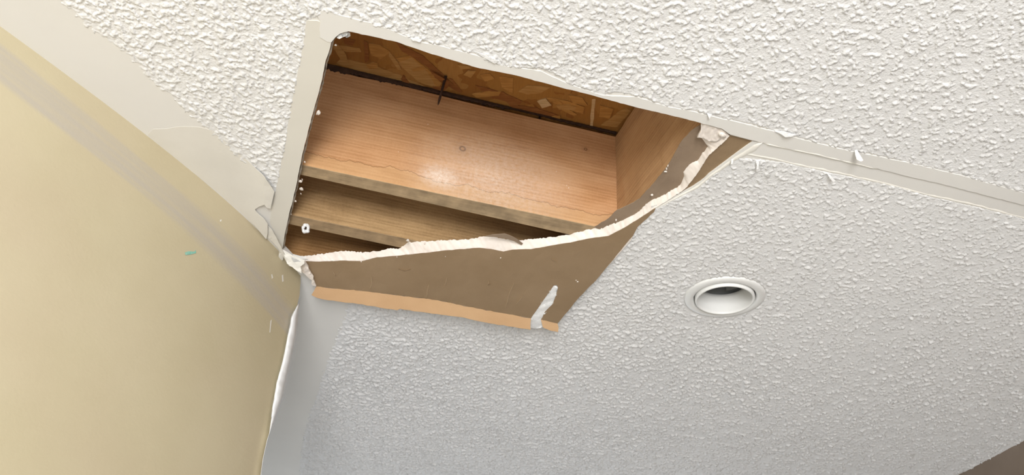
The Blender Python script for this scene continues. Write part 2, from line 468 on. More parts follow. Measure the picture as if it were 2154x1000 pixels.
# ------------------------------------------------------------------ sprayed texture coat: a real relief hanging under the board
def perlin(x, y, seed):
    xi = np.floor(x).astype(np.int64); yi = np.floor(y).astype(np.int64)
    xf = x - xi; yf = y - yi
    def grad(ix, iy, dx, dy):
        h = (ix * 374761393 + iy * 668265263 + seed * 982451653) & 0xFFFFFFFF
        h = ((h ^ (h >> 13)) * 1274126177) & 0xFFFFFFFF
        a = ((h ^ (h >> 16)) & 0xFFFF) * (2 * math.pi / 65536.0)
        return np.cos(a) * dx + np.sin(a) * dy
    u = xf * xf * xf * (xf * (xf * 6 - 15) + 10); v = yf * yf * yf * (yf * (yf * 6 - 15) + 10)
    a = grad(xi, yi, xf, yf); b = grad(xi + 1, yi, xf - 1, yf)
    c = grad(xi, yi + 1, xf, yf - 1); d = grad(xi + 1, yi + 1, xf - 1, yf - 1)
    return (a + u * (b - a)) + v * ((c + u * (d - c)) - (a + u * (b - a)))
def sstep(a, b, x):
    t = np.clip((x - a) / (b - a), 0, 1); return t * t * (3 - 2 * t)
def sdist(X, Y, poly, pad=0.08):
    """signed distance to a polygon, negative inside; exact near it"""
    P = np.array(poly); out = np.full(X.shape, 1.0)
    m = (X > P[:, 0].min() - pad) & (X < P[:, 0].max() + pad) & (Y > P[:, 1].min() - pad) & (Y < P[:, 1].max() + pad)
    x = X[m]; y = Y[m]; d2 = np.full(x.shape, 1e9); ins = np.zeros(x.shape, bool)
    for i in range(len(P)):
        ax, ay = P[i - 1]; bx, by = P[i]
        ex_, ey = bx - ax, by - ay; L2 = ex_ * ex_ + ey * ey + 1e-18
        t = np.clip(((x - ax) * ex_ + (y - ay) * ey) / L2, 0, 1)
        d2 = np.minimum(d2, (x - ax - t * ex_) ** 2 + (y - ay - t * ey) ** 2)
        if ay != by:
            ins ^= ((ay > y) != (by > y)) & (x < (bx - ax) * (y - ay) / (by - ay) + ax)
    out[m] = np.where(ins, -1, 1) * np.sqrt(d2)
    return out

SCR_WALL = [(-600, -640), (-330, -400), (-200, -300), (20, -95), (133, 6), (160, 33), (187, 57), (229, 84), (262, 111), (292, 141), (322, 171),
            (355, 198), (388, 231), (424, 258), (460, 291), (480, 310), (510, 336), (550, 370), (578, 396), (640, 560), (600, 640), (300, 420),
            (-200, 20), (-700, -400)]
TAPE_OUT = [(575, 425), (578, 405), (582, 390), (591, 345), (600, 300), (604, 270), (616, 204), (631, 129), (637, 99), (645, 43), (648, 40),
            (668, 33), (677, 22), (697, 24), (717, 33), (737, 37), (755, 43), (780, 47), (792, 59), (803, 56), (825, 61), (852, 72), (863, 79),
            (873, 85), (888, 82), (921, 92), (959, 104), (1002, 111), (1026, 128), (1046, 133), (1090, 141), (1138, 141), (1158, 150),
            (1182, 160), (1196, 175), (1240, 186), (1267, 199), (1291, 192), (1342, 199), (1376, 211), (1400, 221), (1447, 230), (1474, 234),
            (1487, 239), (1492, 244), (1502, 241), (1517, 247), (1544, 251), (1563, 257), (1590, 260), (1610, 266), (1631, 276), (1643, 282),
            (1652, 289), (1673, 286), (1696, 292), (1734, 301), (1763, 308), (1778, 316), (1791, 316), (1829, 321), (1915, 342), (2000, 362),
            (2154, 405), (2600, 522), (3000, 628)]
SEAM_LOW = [(3000, 700), (2600, 590), (2154, 461), (2050, 435), (1950, 413), (1900, 397), (1850, 385), (1775, 369), (1740, 363), (1700, 354),
            (1650, 343), (1610, 338), (1572, 334), (1555, 334), (1535, 343), (1517, 357), (1500, 369), (1484, 383), (1468, 396), (1452, 403)]
SCR_HOLE = TAPE_OUT + SEAM_LOW + [(1379, 441)] + BAND_LOW[:21][::-1] + [(600, 552), (590, 520)]
SCR_RET = [(640, 545), (760, 590), (731, 652), (718, 688), (705, 723), (692, 758), (678, 798), (665, 842), (652, 868), (641, 912), (634, 960), (632, 1000),
           (610, 1160), (400, 1160), (540, 900), (600, 600)]
SCR_RIGHT = [(2086, 1003), (1900, 1090), (1880, 1060), (2022, 994), (2075, 985), (2112, 965), (2154, 951), (2320, 878), (2340, 900), (2154, 968)]
FLAP_OUT = [(x + 4, y - 28) for x, y in BAND_LOW[:20]] + [(1384, 425), (1376, 446), (1341, 478), (1331, 497), (1312, 519), (1254, 590), (1219, 625), (1172, 684), (1150, 688), (1112, 686), (1040, 674),
            (920, 652), (744, 630), (662, 620), (645, 575)]
def to_xy(poly): return [xy(at_z(*p)) for p in poly]

NU, T0, T1 = 1270, 0.70, 3.2
ys = [T0]
while ys[-1] < T1: ys.append(ys[-1] + 0.0018 * (0.35 + 0.65 * ys[-1] / 0.8))
gy = [0.003]
while sum(gy) < 1.9: gy.append(min(gy[-1] * 1.12, 0.012))
ys = np.array(ys + list(T1 + np.cumsum(gy)))
gy = [0.002]
while sum(gy) < 0.34: gy.append(min(gy[-1] * 1.12, 0.008))
ys = np.concatenate([(T0 - np.cumsum(gy))[::-1], ys])
uu = np.linspace(-1.11, 1.11, NU); gu = [0.002]
while sum(gu) < 0.7: gu.append(min(gu[-1] * 1.10, 0.011))
uu = np.concatenate([(-1.11 - np.cumsum(gu))[::-1], uu, 1.11 + np.cumsum(gu)]); NU = len(uu)
hw = 0.331 + 0.517 * ys
X = uu[None, :] * hw[:, None]; Y = np.repeat(ys[:, None], NU, 1)
wx = perlin(X / .016, Y / .016, 7) * 0.006; wy = perlin(X / .016, Y / .016, 8) * 0.006
p1 = perlin((X + wx) / .0105, (Y + wy) / .0105, 1); p2 = perlin((X + wx) / .0052, (Y + wy) / .0052, 2)
q1 = perlin((X + wx) / .0116, (Y + wy) / .0116, 21); q2 = perlin((X + wx) / .0058, (Y + wy) / .0058, 22)
far = sstep(1.2, 2.2, Y); nrm_ = 1.0 / np.sqrt(far ** 2 + (1 - far) ** 2)      # the spray lies coarser further down the room
p1 = (p1 * (1 - far) + q1 * far) * nrm_; p2 = (p2 * (1 - far) + q2 * far) * nrm_
p3 = perlin(X / .0029, Y / .0029, 3); p4 = perlin(X / .05, Y / .05, 4); p5 = perlin(X / .4, Y / .4, 5)
q = p1 + 0.62 * p2 + 0.30 * p3 + 0.16 * p4
thr = 0.06 + 0.10 * p5 + 0.15 * np.clip(X + 0.1, -0.5, 1.0)
blob = sstep(thr, thr + 0.20, q)
lump = sstep(thr + 0.25, thr + 0.75, q)
H = 0.0008 + 0.0017 * blob + 0.0011 * lump + 0.00045 * p3 + 0.0005 * p2 + 0.0006 * p4
H *= 0.95 + 0.95 * far
# where it was scraped off or never sprayed
sd = np.minimum(sdist(X, Y, to_xy(SCR_HOLE)), sdist(X, Y, to_xy(SCR_RIGHT)))
sd = np.minimum(sd, sdist(X, Y, to_xy(FLAP_OUT)))
soft = np.minimum(sdist(X, Y, to_xy(SCR_WALL)), sdist(X, Y, to_xy(SCR_RET)))
sc = np.sqrt((X - CAN_C.x) ** 2 + (Y - CAN_C.y) ** 2) - 0.0915
soft_n = soft + 0.010 * p1 + 0.006 * p2
sd_n = sd + 0.0016 * p2 + 0.0012 * p3
H *= 0.25 + 0.75 * sstep(0.0, 0.035, soft_n + 0.006)
gone = np.minimum(np.minimum(sd_n, soft_n), sc)
Z = ZC - H
Z = np.where(gone < 0, ZC - H + (H + 0.0015) * sstep(0, -0.0035, gone), Z)
# bevelled peeling rim of the coat
keep_v = (gone > -0.009)
# stay inside the room
wp = [tuple(p) for p in wall_xy] + [tuple(wallB_end), (-4, wallB_end.y), (-4, wall_xy[0].y)]
off_wall = sdist(X, Y, wp, 0.3)
nr = Vector((wr_d.y, -wr_d.x)); 
if nr.dot(-wr_a) < 0: nr = -nr
right_d = (X - wr_a.x) * nr.x + (Y - wr_a.y) * nr.y
keep_v &= (off_wall > 0.002) & (right_d > 0.004)
keep_f = keep_v[:-1, :-1] & keep_v[1:, :-1] & keep_v[:-1, 1:] & keep_v[1:, 1:]
NV = X.size; idx = np.arange(NV).reshape(X.shape)
F = np.stack([idx[:-1, :-1], idx[1:, :-1], idx[1:, 1:], idx[:-1, 1:]], -1)[keep_f]
used = np.zeros(NV, bool); used[F.ravel()] = True
remap = np.cumsum(used) - 1; F = remap[F]
V = np.stack([X, Y, Z], -1).reshape(-1, 3)[used]
me = bpy.data.meshes.new('texture_coat')
me.vertices.add(len(V)); me.vertices.foreach_set('co', V.astype(np.float32).ravel())
me.loops.add(F.size); me.loops.foreach_set('vertex_index', F.astype(np.int32).ravel())
me.polygons.add(len(F)); me.polygons.foreach_set('loop_start', np.arange(0, F.size, 4, dtype=np.int32))
me.polygons.foreach_set('loop_total', np.full(len(F), 4, np.int32))
me.polygons.foreach_set('use_smooth', np.ones(len(F), bool))
me.update(); me.validate()
coat = bpy.data.objects.new('texture_coat', me); COL.objects.link(coat)
me.materials.append(M_TEX); coat.parent = ceiling; coat['kind'] = 'stuff'

# ------------------------------------------------------------------ ceiling: tapes, peeled paper, broken edge
# paper tape along the left edge of the hole
LEFT_TAPE = [(645, 43), (637, 99), (631, 129), (616, 204), (604, 270), (600, 300), (591, 345), (582, 390), (577, 415), (571, 445), (568, 468),
             (577, 490), (590, 520), (594, 524)] + HOLE_LEFT[1:] + [(697, 88), (690, 85), (684, 50), (668, 44)]
sheet('joint_tape', rag(LEFT_TAPE, 9, 0.6, 2), ZC - 0.0012, 0.0011, M_TAPE, ceiling)
TOP_TAPE = [(668, 34), (677, 22), (697, 24), (717, 33), (737, 37), (755, 43), (780, 48), (825, 64), (873, 87), (921, 96), (1002, 117), (1046, 136),
            (1138, 150), (1196, 178), (1267, 201), (1342, 205), (1400, 224), (1447, 233), (1502, 246), (1563, 260), (1631, 278), (1673, 290), (1763, 313),
            (1829, 326), (1915, 344), (2000, 364), (2154, 406), (2500, 496), (2500, 535), (2154, 432), (2000, 392), (1900, 369), (1829, 351),
            (1734, 331), (1658, 313), (1601, 300), (1582, 295), (1536, 283)] + HOLE_NEAR[::-1][:-1] + [(697, 89), (688, 88), (674, 79), (672, 62), (674, 45)]
sheet('joint_tape', rag(TOP_TAPE, 9, 0.7, 5), ZC - 0.0019, 0.0017, M_BOARD, ceiling)
# lower edge ridge of old joint compound and a faint crease
def ridge(pix, wpx, h, seed, mat):
    rnd = random.Random(seed); vs, fs = [], []
    pts = rag(pix, 14, 0.8, seed, False)
    for k, p in enumerate(pts):
        a = rnd.uniform(0.55, 1.2) * (0.2 if k in (0, len(pts) - 1) else 1)
        for oy, oz in ((-wpx, 0.0006), (-wpx * .3, -h * a), (wpx * .3, -h * a), (wpx, 0.0006)):
            vs.append(at_z(p[0] - oy * .25, p[1] + oy * a, ZC + oz))
    for k in range(len(pts) - 1):
        for j in range(3):
            a = k * 4 + j; fs.append((a, a + 4, a + 5, a + 1))
    return link_mesh('compound_ridge', vs, fs, mat, ceiling, True)
ridge([(1555, 322), (1610, 332), (1650, 340), (1700, 352), (1775, 367), (1850, 384), (1950, 410), (2050, 432), (2154, 459), (2400, 528)], 3.5, 0.0010, 3, M_PEEL)
ridge([(1605, 301), (1660, 314), (1700, 322), (1740, 331), (1800, 345), (1850, 357)], 3.0, 0.0024, 6, M_PEEL)

# wall joint tape on the ceiling, torn off at its end
def near_end(x, y):                           # hangs free only near the torn end
    return ZC - 0.00025 - 0.0013 * max(0.0, min(1.0, (x - 500) / 55.0)) - 0.006 * max(0.0, min(1.0, (x - 505) / 55.0)) ** 2
WALL_TAPE = [(310, 284), (350, 321), (450, 397), (520, 459), (543, 484), (560, 504), (563, 491), (563, 472),
             (556, 462), (546, 453), (539, 446), (536, 441), (545, 435), (556, 431), (562, 438), (569, 439), (574, 418), (577, 404), (556, 372), (516, 334),
             (486, 308), (452, 276), (432, 271), (410, 267), (385, 266), (350, 271), (322, 272)]
sheet('wall_joint_tape', rag(WALL_TAPE, 10, 0.8, 8), near_end, 0.0008, M_PEEL, ceiling, step=12)
# curled strips of torn paper in the corner
def curl(x0, x1, a, b): return lambda x, y: ZC - a - b * max(0.0, min(1.0, (x - x0) / (x1 - x0)))
sheet('torn_paper', rag([(564, 476), (570, 482), (577, 493), (585, 508), (594, 527), (601, 540), (609, 553), (604, 556), (595, 540), (586, 524), (575, 511), (564, 501)], 6, 0.8, 4),
      curl(564, 609, 0.004, 0.012), 0.0008, M_PEEL, ceiling, step=6, jit=0.0004)
sheet('torn_paper', rag([(593, 525), (604, 531), (616, 539), (628, 543), (641, 548), (640, 555), (632, 561), (634, 576), (620, 567), (604, 555), (599, 541)], 6, 1.0, 9),
      lambda x, y: ZC - 0.006 - 0.0012 * max(0, y - 525) * 0.5, 0.0009, M_PEEL, ceiling, step=6, jit=0.0006)
sheet('torn_paper', rag([(612, 541), (622, 545), (635, 551), (628, 560), (618, 552)], 5, 0.8, 12), lambda x, y: ZC - 0.022, 0.0008, M_STRIP, ceiling, jit=0.001)
sheet('torn_paper', rag([(587, 526), (593, 533), (596, 546), (592, 551), (586, 540)], 5, 0.8, 13), lambda x, y: ZC - 0.012, 0.0008, M_PEEL, ceiling, jit=0.001)
sheet('torn_gypsum', rag([(633, 552), (640, 549), (645, 557), (652, 572), (659, 583), (662, 596), (665, 603), (655, 599), (656, 590), (645, 581), (634, 572)], 5, 1.3, 14),
      lambda x, y: ZC - 0.012 - 0.0002 * (y - 550), 0.003, M_GYP, ceiling, step=6, jit=0.0015)
# crumpled paper at the top corner of the hole
for k, (pp, dz) in enumerate([([(713, 72), (722, 66), (731, 67), (728, 76), (718, 80)], 0.000), ([(724, 70), (736, 69), (737, 76), (728, 80)], 0.004),
                              ([(708, 80), (716, 73), (720, 79), (714, 82)], -0.003)]):
    sheet('crumpled_paper', rag(pp, 4, 1.5, 30 + k), lambda x, y, d=dz: ZC + 0.002 + d, 0.001, M_STRIP, ceiling, step=4, jit=0.003)
# paper flakes hanging from the seam
for k, (pp, a, b) in enumerate([
        ([(1798, 317), (1803, 316), (1809, 326), (1816, 338), (1811, 340), (1802, 336), (1799, 326)], 0.004, 0.012),
        ([(1631, 277), (1640, 281), (1652, 289), (1664, 288), (1676, 284), (1660, 280), (1645, 276)], 0.003, 0.004),
        ([(1590, 341), (1597, 341), (1596, 350), (1595, 357), (1591, 356), (1592, 348)], 0.003, 0.006),
        ([(1740, 366), (1747, 369), (1752, 375), (1757, 381), (1753, 383), (1746, 376)], 0.003, 0.006),
        ([(1487, 238), (1497, 241), (1492, 251)], 0.003, 0.004), ([(1538, 336), (1543, 334), (1541, 345), (1537, 346)], 0.003, 0.005),
        ([(863, 79), (888, 83), (883, 89), (868, 86)], 0.003, 0.002), ([(1003, 110), (1050, 128), (1040, 134), (1012, 118)], 0.0026, 0.002)]):
    y0 = min(p[1] for p in pp); y1 = max(p[1] for p in pp)
    sheet('paint_flake', rag(pp, 5, 0.6, 50 + k), lambda x, y, a=a, b=b, y0=y0, y1=y1: ZC - a - b * (y - y0) / (y1 - y0), 0.0006, M_TEX, ceiling, jit=0.0004)

def arc_pts(poly, n):
    d = [0.0]
    for a, b in zip(poly[:-1], poly[1:]): d.append(d[-1] + math.hypot(b[0] - a[0], b[1] - a[1]))
    t = np.linspace(0, d[-1], n)
    return list(zip(np.interp(t, d, [p[0] for p in poly]), np.interp(t, d, [p[1] for p in poly])))
# dirty cut edge of the board down the left side of the hole
vs, fs = [], []; M_CUT = plain('dirty_cut_edge', (0.33, 0.29, 0.235), (0.50, 0.45, 0.375), 60, 0.9, 0.6, 0.002, 200)
ed_ = arc_pts(HOLE_LEFT + HOLE_NEAR[:4], 80); rc = random.Random(8)
for i, (x, y) in enumerate(ed_):
    p = at_z(x, y, ZC)
    for j in range(4):
        q = j / 3
        vs.append(p + Vector((rc.uniform(0.0004, 0.0022) + 0.0025 * (j == 1), rc.uniform(-.0006, .0006), TB * q)))
for i in range(79):
    for j in range(3):
        a = i * 4 + j; fs.append((a, a + 1, a + 5, a + 4))
link_mesh('cut_edge', vs, fs, M_CUT, ceiling)

# broken gypsum edge of the board: a rough sloping fracture face between the lower and the upper line
nb = 320; rnd = random.Random(11)
lowp, upp = arc_pts(BAND_LOW, nb), arc_pts(BAND_UP, nb)
rows = 7; vs, fs = [], []
for i in range(nb):
    e0 = rnd.uniform(-0.8, 0.8); e1 = rnd.uniform(-1.3, 1.3)
    for j in range(rows):
        t = j / (rows - 1)
        x = lowp[i][0] * (1 - t) + upp[i][0] * t; y = (lowp[i][1] + e0) * (1 - t) + (upp[i][1] + e1) * t
        z = ZC - 0.001 + (TB + 0.002) * t
        if 0 < j < rows - 1: z += rnd.uniform(-0.0006, 0.0006)
        vs.append(at_z(x, y, z))
for i in range(nb - 1):
    for j in range(rows - 1):
        a = i * rows + j; fs.append((a, a + rows, a + rows + 1, a + 1))
link_mesh('broken_gypsum_edge', vs, fs, M_GYP, ceiling, True)
# grey-brown backing paper still lying above the broken edge
PAP = [(1478, 260), (1454, 275), (1433, 298), (1418, 325), (1400, 355), (1370, 391), (1346, 418), (1319, 433), (1298, 442), (1280, 460), (1250, 478),
       (1262, 484), (1300, 470), (1345, 446), (1370, 425), (1404, 408), (1440, 388), (1450, 360), (1475, 340), (1495, 310), (1500, 275)]
sheet('backing_paper', rag(PAP, 7, 0.8, 21), lambda x, y: ZC + TB - 0.0022 + 0.0008 * math.sin(x * .07), 0.001, M_PAPER2, ceiling, step=10, jit=0.0002)
CURLP = [(1018, 498), (1036, 494), (1050, 493), (1062, 492), (1078, 498), (1090, 505), (1100, 513), (1097, 516), (1082, 508), (1062, 502), (1040, 499)]
sheet('backing_paper', CURLP, lambda x, y: ZC + 0.004, 0.0008, M_PAPER2, ceiling, step=8)
# lumps of plaster left at the pinched end of the break
for k, pp in enumerate([[(1475, 263), (1487, 262), (1505, 268), (1518, 273), (1533, 284), (1529, 294), (1518, 293), (1508, 299), (1492, 298), (1480, 292), (1466, 290), (1474, 278)],
                        [(1512, 283), (1520, 281), (1528, 286), (1526, 291), (1516, 290)]]):
    sheet('plaster_lump', rag(pp, 5, 1.0, 61 + k), lambda x, y, k=k: ZC + 0.001 - 0.004 * k + 0.0012 * math.sin(x * .5) * math.sin(y * .4), 0.006, M_GYP, ceiling, step=4, jit=0.0005, smooth=True)
# white paper lip of the unbroken ceiling along the tear
lip_out = [(1379, 441), (1412, 424), (1446, 407), (1468, 397), (1484, 384), (1500, 370), (1520, 358), (1545, 340), (1562, 332), (1590, 318), (1605, 301)]
vs, fs = [], []
a_, b_ = arc_pts(LIP_IN, 60), arc_pts(lip_out, 60)
for i in range(60):
    e = rnd.uniform(-.7, .7)
    k = min(1, i / 12.0)
    for t, z in ((0, 0.0035), (0.3, 0.0015 - 0.001 * k), (0.75, -0.0022 * k - .0006), (1.0, 0.0004)):
        vs.append(at_z(a_[i][0] * (1 - t) + b_[i][0] * t, a_[i][1] * (1 - t) + b_[i][1] * t + e * (1 - t), ZC + z))
for i in range(59):
    for j in range(3):
        a = i * 4 + j; fs.append((a, a + 4, a + 5, a + 1))
link_mesh('torn_paper_lip', vs, fs, M_PEEL, ceiling, True)

def crumb(name, p, r, mat, parent=None, seed=0, squash=0.7):
    bm = bmesh.new(); bmesh.ops.create_icosphere(bm, subdivisions=1, radius=r * .8)
    rnd = random.Random(seed)
    ax = Vector((rnd.uniform(.35, 1.3), rnd.uniform(.5, 1.6), squash * rnd.uniform(.6, 1.5)))
    for v in bm.verts:
        v.co = Vector((v.co.x * ax.x, v.co.y * ax.y, v.co.z * ax.z)) * rnd.uniform(0.55, 1.3) + p
    return link_bm(name, bm, mat, parent)
for k, (x, y, r) in enumerate([(632, 382, .004), (636, 378, .003), (634, 398, .0045), (633, 408, .003), (622, 423, .0045),
                               (612, 450, .003), (670, 237, .005), (666, 240, .004), (641, 341, .003), (706, 95, .0035), (858, 506, .006), (893, 512, .003),
                               (1296, 463, .003), (1402, 355, .004), (1405, 349, .003), (1400, 361, .003), (1440, 401, .004), (1452, 399, .005), (1461, 395, .004),
                               (1412, 412, .004), (1372, 410, .003)]):
    crumb('plaster_crumb', at_z(x, y, ZC + 0.005 + 0.004 * (k % 2)), r, M_GYP, ceiling, k)

# ------------------------------------------------------------------ joists, blocking and sheathing above
ZJ = ZC + TB + 0.001
pa, pb = at_z(642, 347, ZJ), at_z(1250, 475, ZJ)
jd = (pb - pa); jd.z = 0; jd.normalize(); jn = Vector((-jd.y, jd.x, 0))
if jn.y < 0: jn = -jn
top_pt = at_plane(1294, 284, pa, jn); ZTOP = top_pt.z
DEPTH = ZTOP - ZJ
ang = math.atan2(jd.y, jd.x)
def joist(name, origin, x0, x1, y0f, y1f, depth, mat, angle=None):
    """lumber lying along local X; near face y0f(x), far face y1f(x), Z up; arrises eased"""
    bm = bmesh.new(); nx = 40; ring = []
    e = 0.003
    rnd = random.Random(int(abs(origin.x) * 1e4))
    for i in range(nx + 1):
        x = x0 + (x1 - x0) * i / nx; a, b = y0f(x), y1f(x)
        wv = rnd.uniform(-.0007, .0007); wt = rnd.uniform(0, .004)
        prof = [(a + e, 0), (b - e, 0), (b, e), (b, depth - e), (b - e, depth), (a + e, depth - wt), (a, depth - e - wt), (a + wv, depth * .6), (a - wv, depth * .3), (a, e)]
        ring.append([bm.verts.new((x, py, pz)) for py, pz in prof])
    k = len(ring[0])
    for i in range(nx):
        for j in range(k):
            bm.faces.new((ring[i][j], ring[i][(j + 1) % k], ring[i + 1][(j + 1) % k], ring[i + 1][j]))
    bm.faces.new(ring[0]); bm.faces.new(ring[-1][::-1])
    bmesh.ops.recalc_face_normals(bm, faces=bm.faces)
    o = link_bm(name, bm, mat)
    o.location = origin; o.rotation_euler = (0, 0, ang if angle is None else angle)
    return o
def loc(px, py, z, o):
    d = at_z(px, py, z) - o; return d.dot(jd), d.dot(jn)
def line_fn(o, a, b, z=ZJ):
    (xa, ya), (xb, yb) = loc(*a, z, o), loc(*b, z, o)
    return lambda x: ya + (yb - ya) * (x - xa) / (xb - xa)
def face_xz(o, px, py):
    q = at_plane(px, py, o, jn) - o; return q.dot(jd), q.z
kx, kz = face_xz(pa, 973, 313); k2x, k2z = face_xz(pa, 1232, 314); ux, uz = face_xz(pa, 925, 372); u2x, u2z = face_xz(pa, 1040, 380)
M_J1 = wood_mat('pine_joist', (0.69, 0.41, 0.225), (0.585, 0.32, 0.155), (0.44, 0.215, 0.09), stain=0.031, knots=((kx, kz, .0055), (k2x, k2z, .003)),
                pale_spots=((ux, uz, .05, .8), (u2x, u2z, .20, .45)), grey_low=(0.52, 0.38, 0.23))
M_J2 = wood_mat('weathered_joist', (0.58, 0.39, 0.20), (0.44, 0.285, 0.14), (0.25, 0.15, 0.065), grey_low=(0.48, 0.34, 0.20))
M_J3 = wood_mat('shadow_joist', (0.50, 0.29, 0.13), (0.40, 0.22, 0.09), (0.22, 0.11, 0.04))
M_BLK = wood_mat('blocking_board', (0.60, 0.38, 0.20), (0.50, 0.30, 0.15), (0.33, 0.18, 0.085))
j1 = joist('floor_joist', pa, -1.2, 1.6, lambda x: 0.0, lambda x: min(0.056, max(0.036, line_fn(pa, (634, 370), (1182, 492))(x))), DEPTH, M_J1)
tag(j1, 'broad orange pine joist with a knot, a pale patch and a wavy stain line', 'joist')
o2 = at_z(613, 451, ZJ)
j2 = joist('floor_joist', o2, -1.2, 0.72, line_fn(o2, (613, 451), (857, 502)), line_fn(o2, (607, 473), (838, 522)), DEPTH, M_J2)
tag(j2, 'weathered grey-brown joist below the orange one, with a white plaster ring hanging at its edge', 'joist')
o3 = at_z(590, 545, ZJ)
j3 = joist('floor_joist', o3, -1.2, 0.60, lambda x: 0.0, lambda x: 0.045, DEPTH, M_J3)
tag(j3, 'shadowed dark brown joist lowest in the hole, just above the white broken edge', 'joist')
# blocking between the joists, running towards the camera from the orange joist
bt0 = at_z(1294, 284, ZTOP); bt1 = at_z(1332, 226, ZTOP)
bd = bt1 - bt0; bd.z = 0; bd.normalize()
bo = Vector((bt0.x, bt0.y, ZJ)) + bd * 0.001
sgn = 1 if Vector((-bd.y, bd.x, 0)).dot(jd) > 0 else -1
blk = joist('blocking', bo, 0.0, 0.75, (lambda x: 0.0) if sgn > 0 else (lambda x: -0.038), (lambda x: 0.038) if sgn > 0 else (lambda x: 0.0), DEPTH - .001, M_BLK, math.atan2(bd.y, bd.x))
tag(blk, 'pale brown blocking board meeting the orange joist at the right end of the hole', 'board')

# dark strip added for the shaded gap between orange joist and board
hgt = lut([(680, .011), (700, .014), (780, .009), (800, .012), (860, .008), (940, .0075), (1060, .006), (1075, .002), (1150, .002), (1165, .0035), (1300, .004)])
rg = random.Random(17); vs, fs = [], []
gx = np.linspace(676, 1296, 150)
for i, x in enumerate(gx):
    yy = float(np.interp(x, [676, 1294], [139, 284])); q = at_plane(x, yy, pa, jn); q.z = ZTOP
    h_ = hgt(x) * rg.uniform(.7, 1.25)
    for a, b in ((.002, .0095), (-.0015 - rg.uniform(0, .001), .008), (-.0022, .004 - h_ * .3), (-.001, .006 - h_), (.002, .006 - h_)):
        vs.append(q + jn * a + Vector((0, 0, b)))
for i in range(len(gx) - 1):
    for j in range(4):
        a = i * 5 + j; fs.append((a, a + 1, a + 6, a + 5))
gb = link_mesh('gap_shade', vs, fs, M_NAIL)
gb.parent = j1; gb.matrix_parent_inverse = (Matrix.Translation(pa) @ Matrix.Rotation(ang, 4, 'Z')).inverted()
# strand board over the joists
ZO = ZTOP + 0.010
cen = at_z(1000, 180, ZO)
osb = link_mesh('strand_board', [(cen.x + a, cen.y + b, ZO + c) for c in (0, .012) for a, b in ((-1.8, -1.6), (1.8, -1.6), (1.8, 1.8), (-1.8, 1.8))],
                [(0, 3, 2, 1), (4, 5, 6, 7), (0, 1, 5, 4), (1, 2, 6, 5), (2, 3, 7, 6), (3, 0, 4, 7)], M_OSB)
tag(osb, 'dark amber wood strand board seen at the top of the hole above the orange joist', 'board')
STR = [([(701, 96), (730, 97), (757, 102), (760, 110), (730, 109), (701, 105)], 0), ([(708, 132), (716, 125), (724, 123), (780, 137), (834, 155), (895, 183), (870, 178), (780, 157), (715, 137)], 0),
       ([(832, 124), (848, 119), (864, 117), (932, 172), (921, 187), (880, 160)], 1), ([(836, 132), (866, 121), (900, 153), (918, 186), (880, 172)], 0),
       ([(902, 145), (936, 161), (972, 195), (963, 193), (925, 172)], 2), ([(944, 165), (952, 167), (973, 193), (967, 194)], 2),
       ([(1245, 210), (1253, 209), (1250, 240), (1247, 267), (1241, 265), (1243, 235)], 3), ([(1264, 264), (1300, 236), (1318, 228), (1327, 234), (1298, 268)], 0),
       ([(1050, 161), (1080, 164), (1078, 196), (1056, 184)], 1), ([(1090, 193), (1110, 180), (1158, 184), (1138, 196), (1110, 199)], 0),
       ([(962, 136), (985, 140), (992, 144), (970, 146)], 0), ([(975, 158), (985, 148), (1001, 150), (990, 164)], 0), ([(1010, 158), (1030, 155), (1040, 166), (1020, 172)], 1),
       ([(830, 84), (850, 98), (890, 118), (935, 160), (925, 162), (880, 128), (845, 108)], 2), ([(775, 92), (800, 96), (822, 110), (800, 124), (780, 116)], 1),
       ([(722, 80), (748, 86), (742, 96), (724, 92)], 2), ([(766, 86), (774, 90), (776, 128), (768, 132)], 2), ([(1148, 206), (1190, 212), (1230, 226), (1226, 240), (1180, 226)], 1),
       ([(1000, 180), (1060, 196), (1100, 214), (1090, 222), (1030, 204)], 2), ([(1085, 222), (1130, 228), (1180, 246), (1160, 250), (1110, 238)], 2),
       ([(1195, 200), (1225, 206), (1236, 222), (1205, 218)], 1), ([(1130, 214), (1148, 208), (1160, 222), (1140, 228)], 3), ([(1262, 222), (1290, 230), (1282, 250), (1260, 246)], 1)]
r2 = random.Random(5)
for k in range(12):
    x = r2.uniform(700, 1300); base = 62 + (x - 700) * .235; y = base + r2.uniform(20, 80)
    if y < base + 14: continue
    a = r2.uniform(-.5, 1.2); L_ = r2.uniform(12, 32); W_ = r2.uniform(4, 9)
    ca, sa = math.cos(a), math.sin(a)
    STR.append(([(x + ca * u_ - sa * v_, y + (sa * u_ + ca * v_) * .8) for u_, v_ in ((-L_, -W_ * .6), (L_ * .2, -W_), (L_, -W_ * .3), (L_ * .8, W_), (-L_ * .7, W_ * .8))], r2.choice((0, 1, 1, 1, 2, 2))))
for k, (pp, mi) in enumerate(STR):
    sheet('strand', rag(pp, 8, 0.7, 100 + k), ZO - 0.0010 - 0.00007 * k, 0.0008 + 0.00007 * k, M_STR[mi], osb)
# added dark shade strip covers the open gap between joist top and board

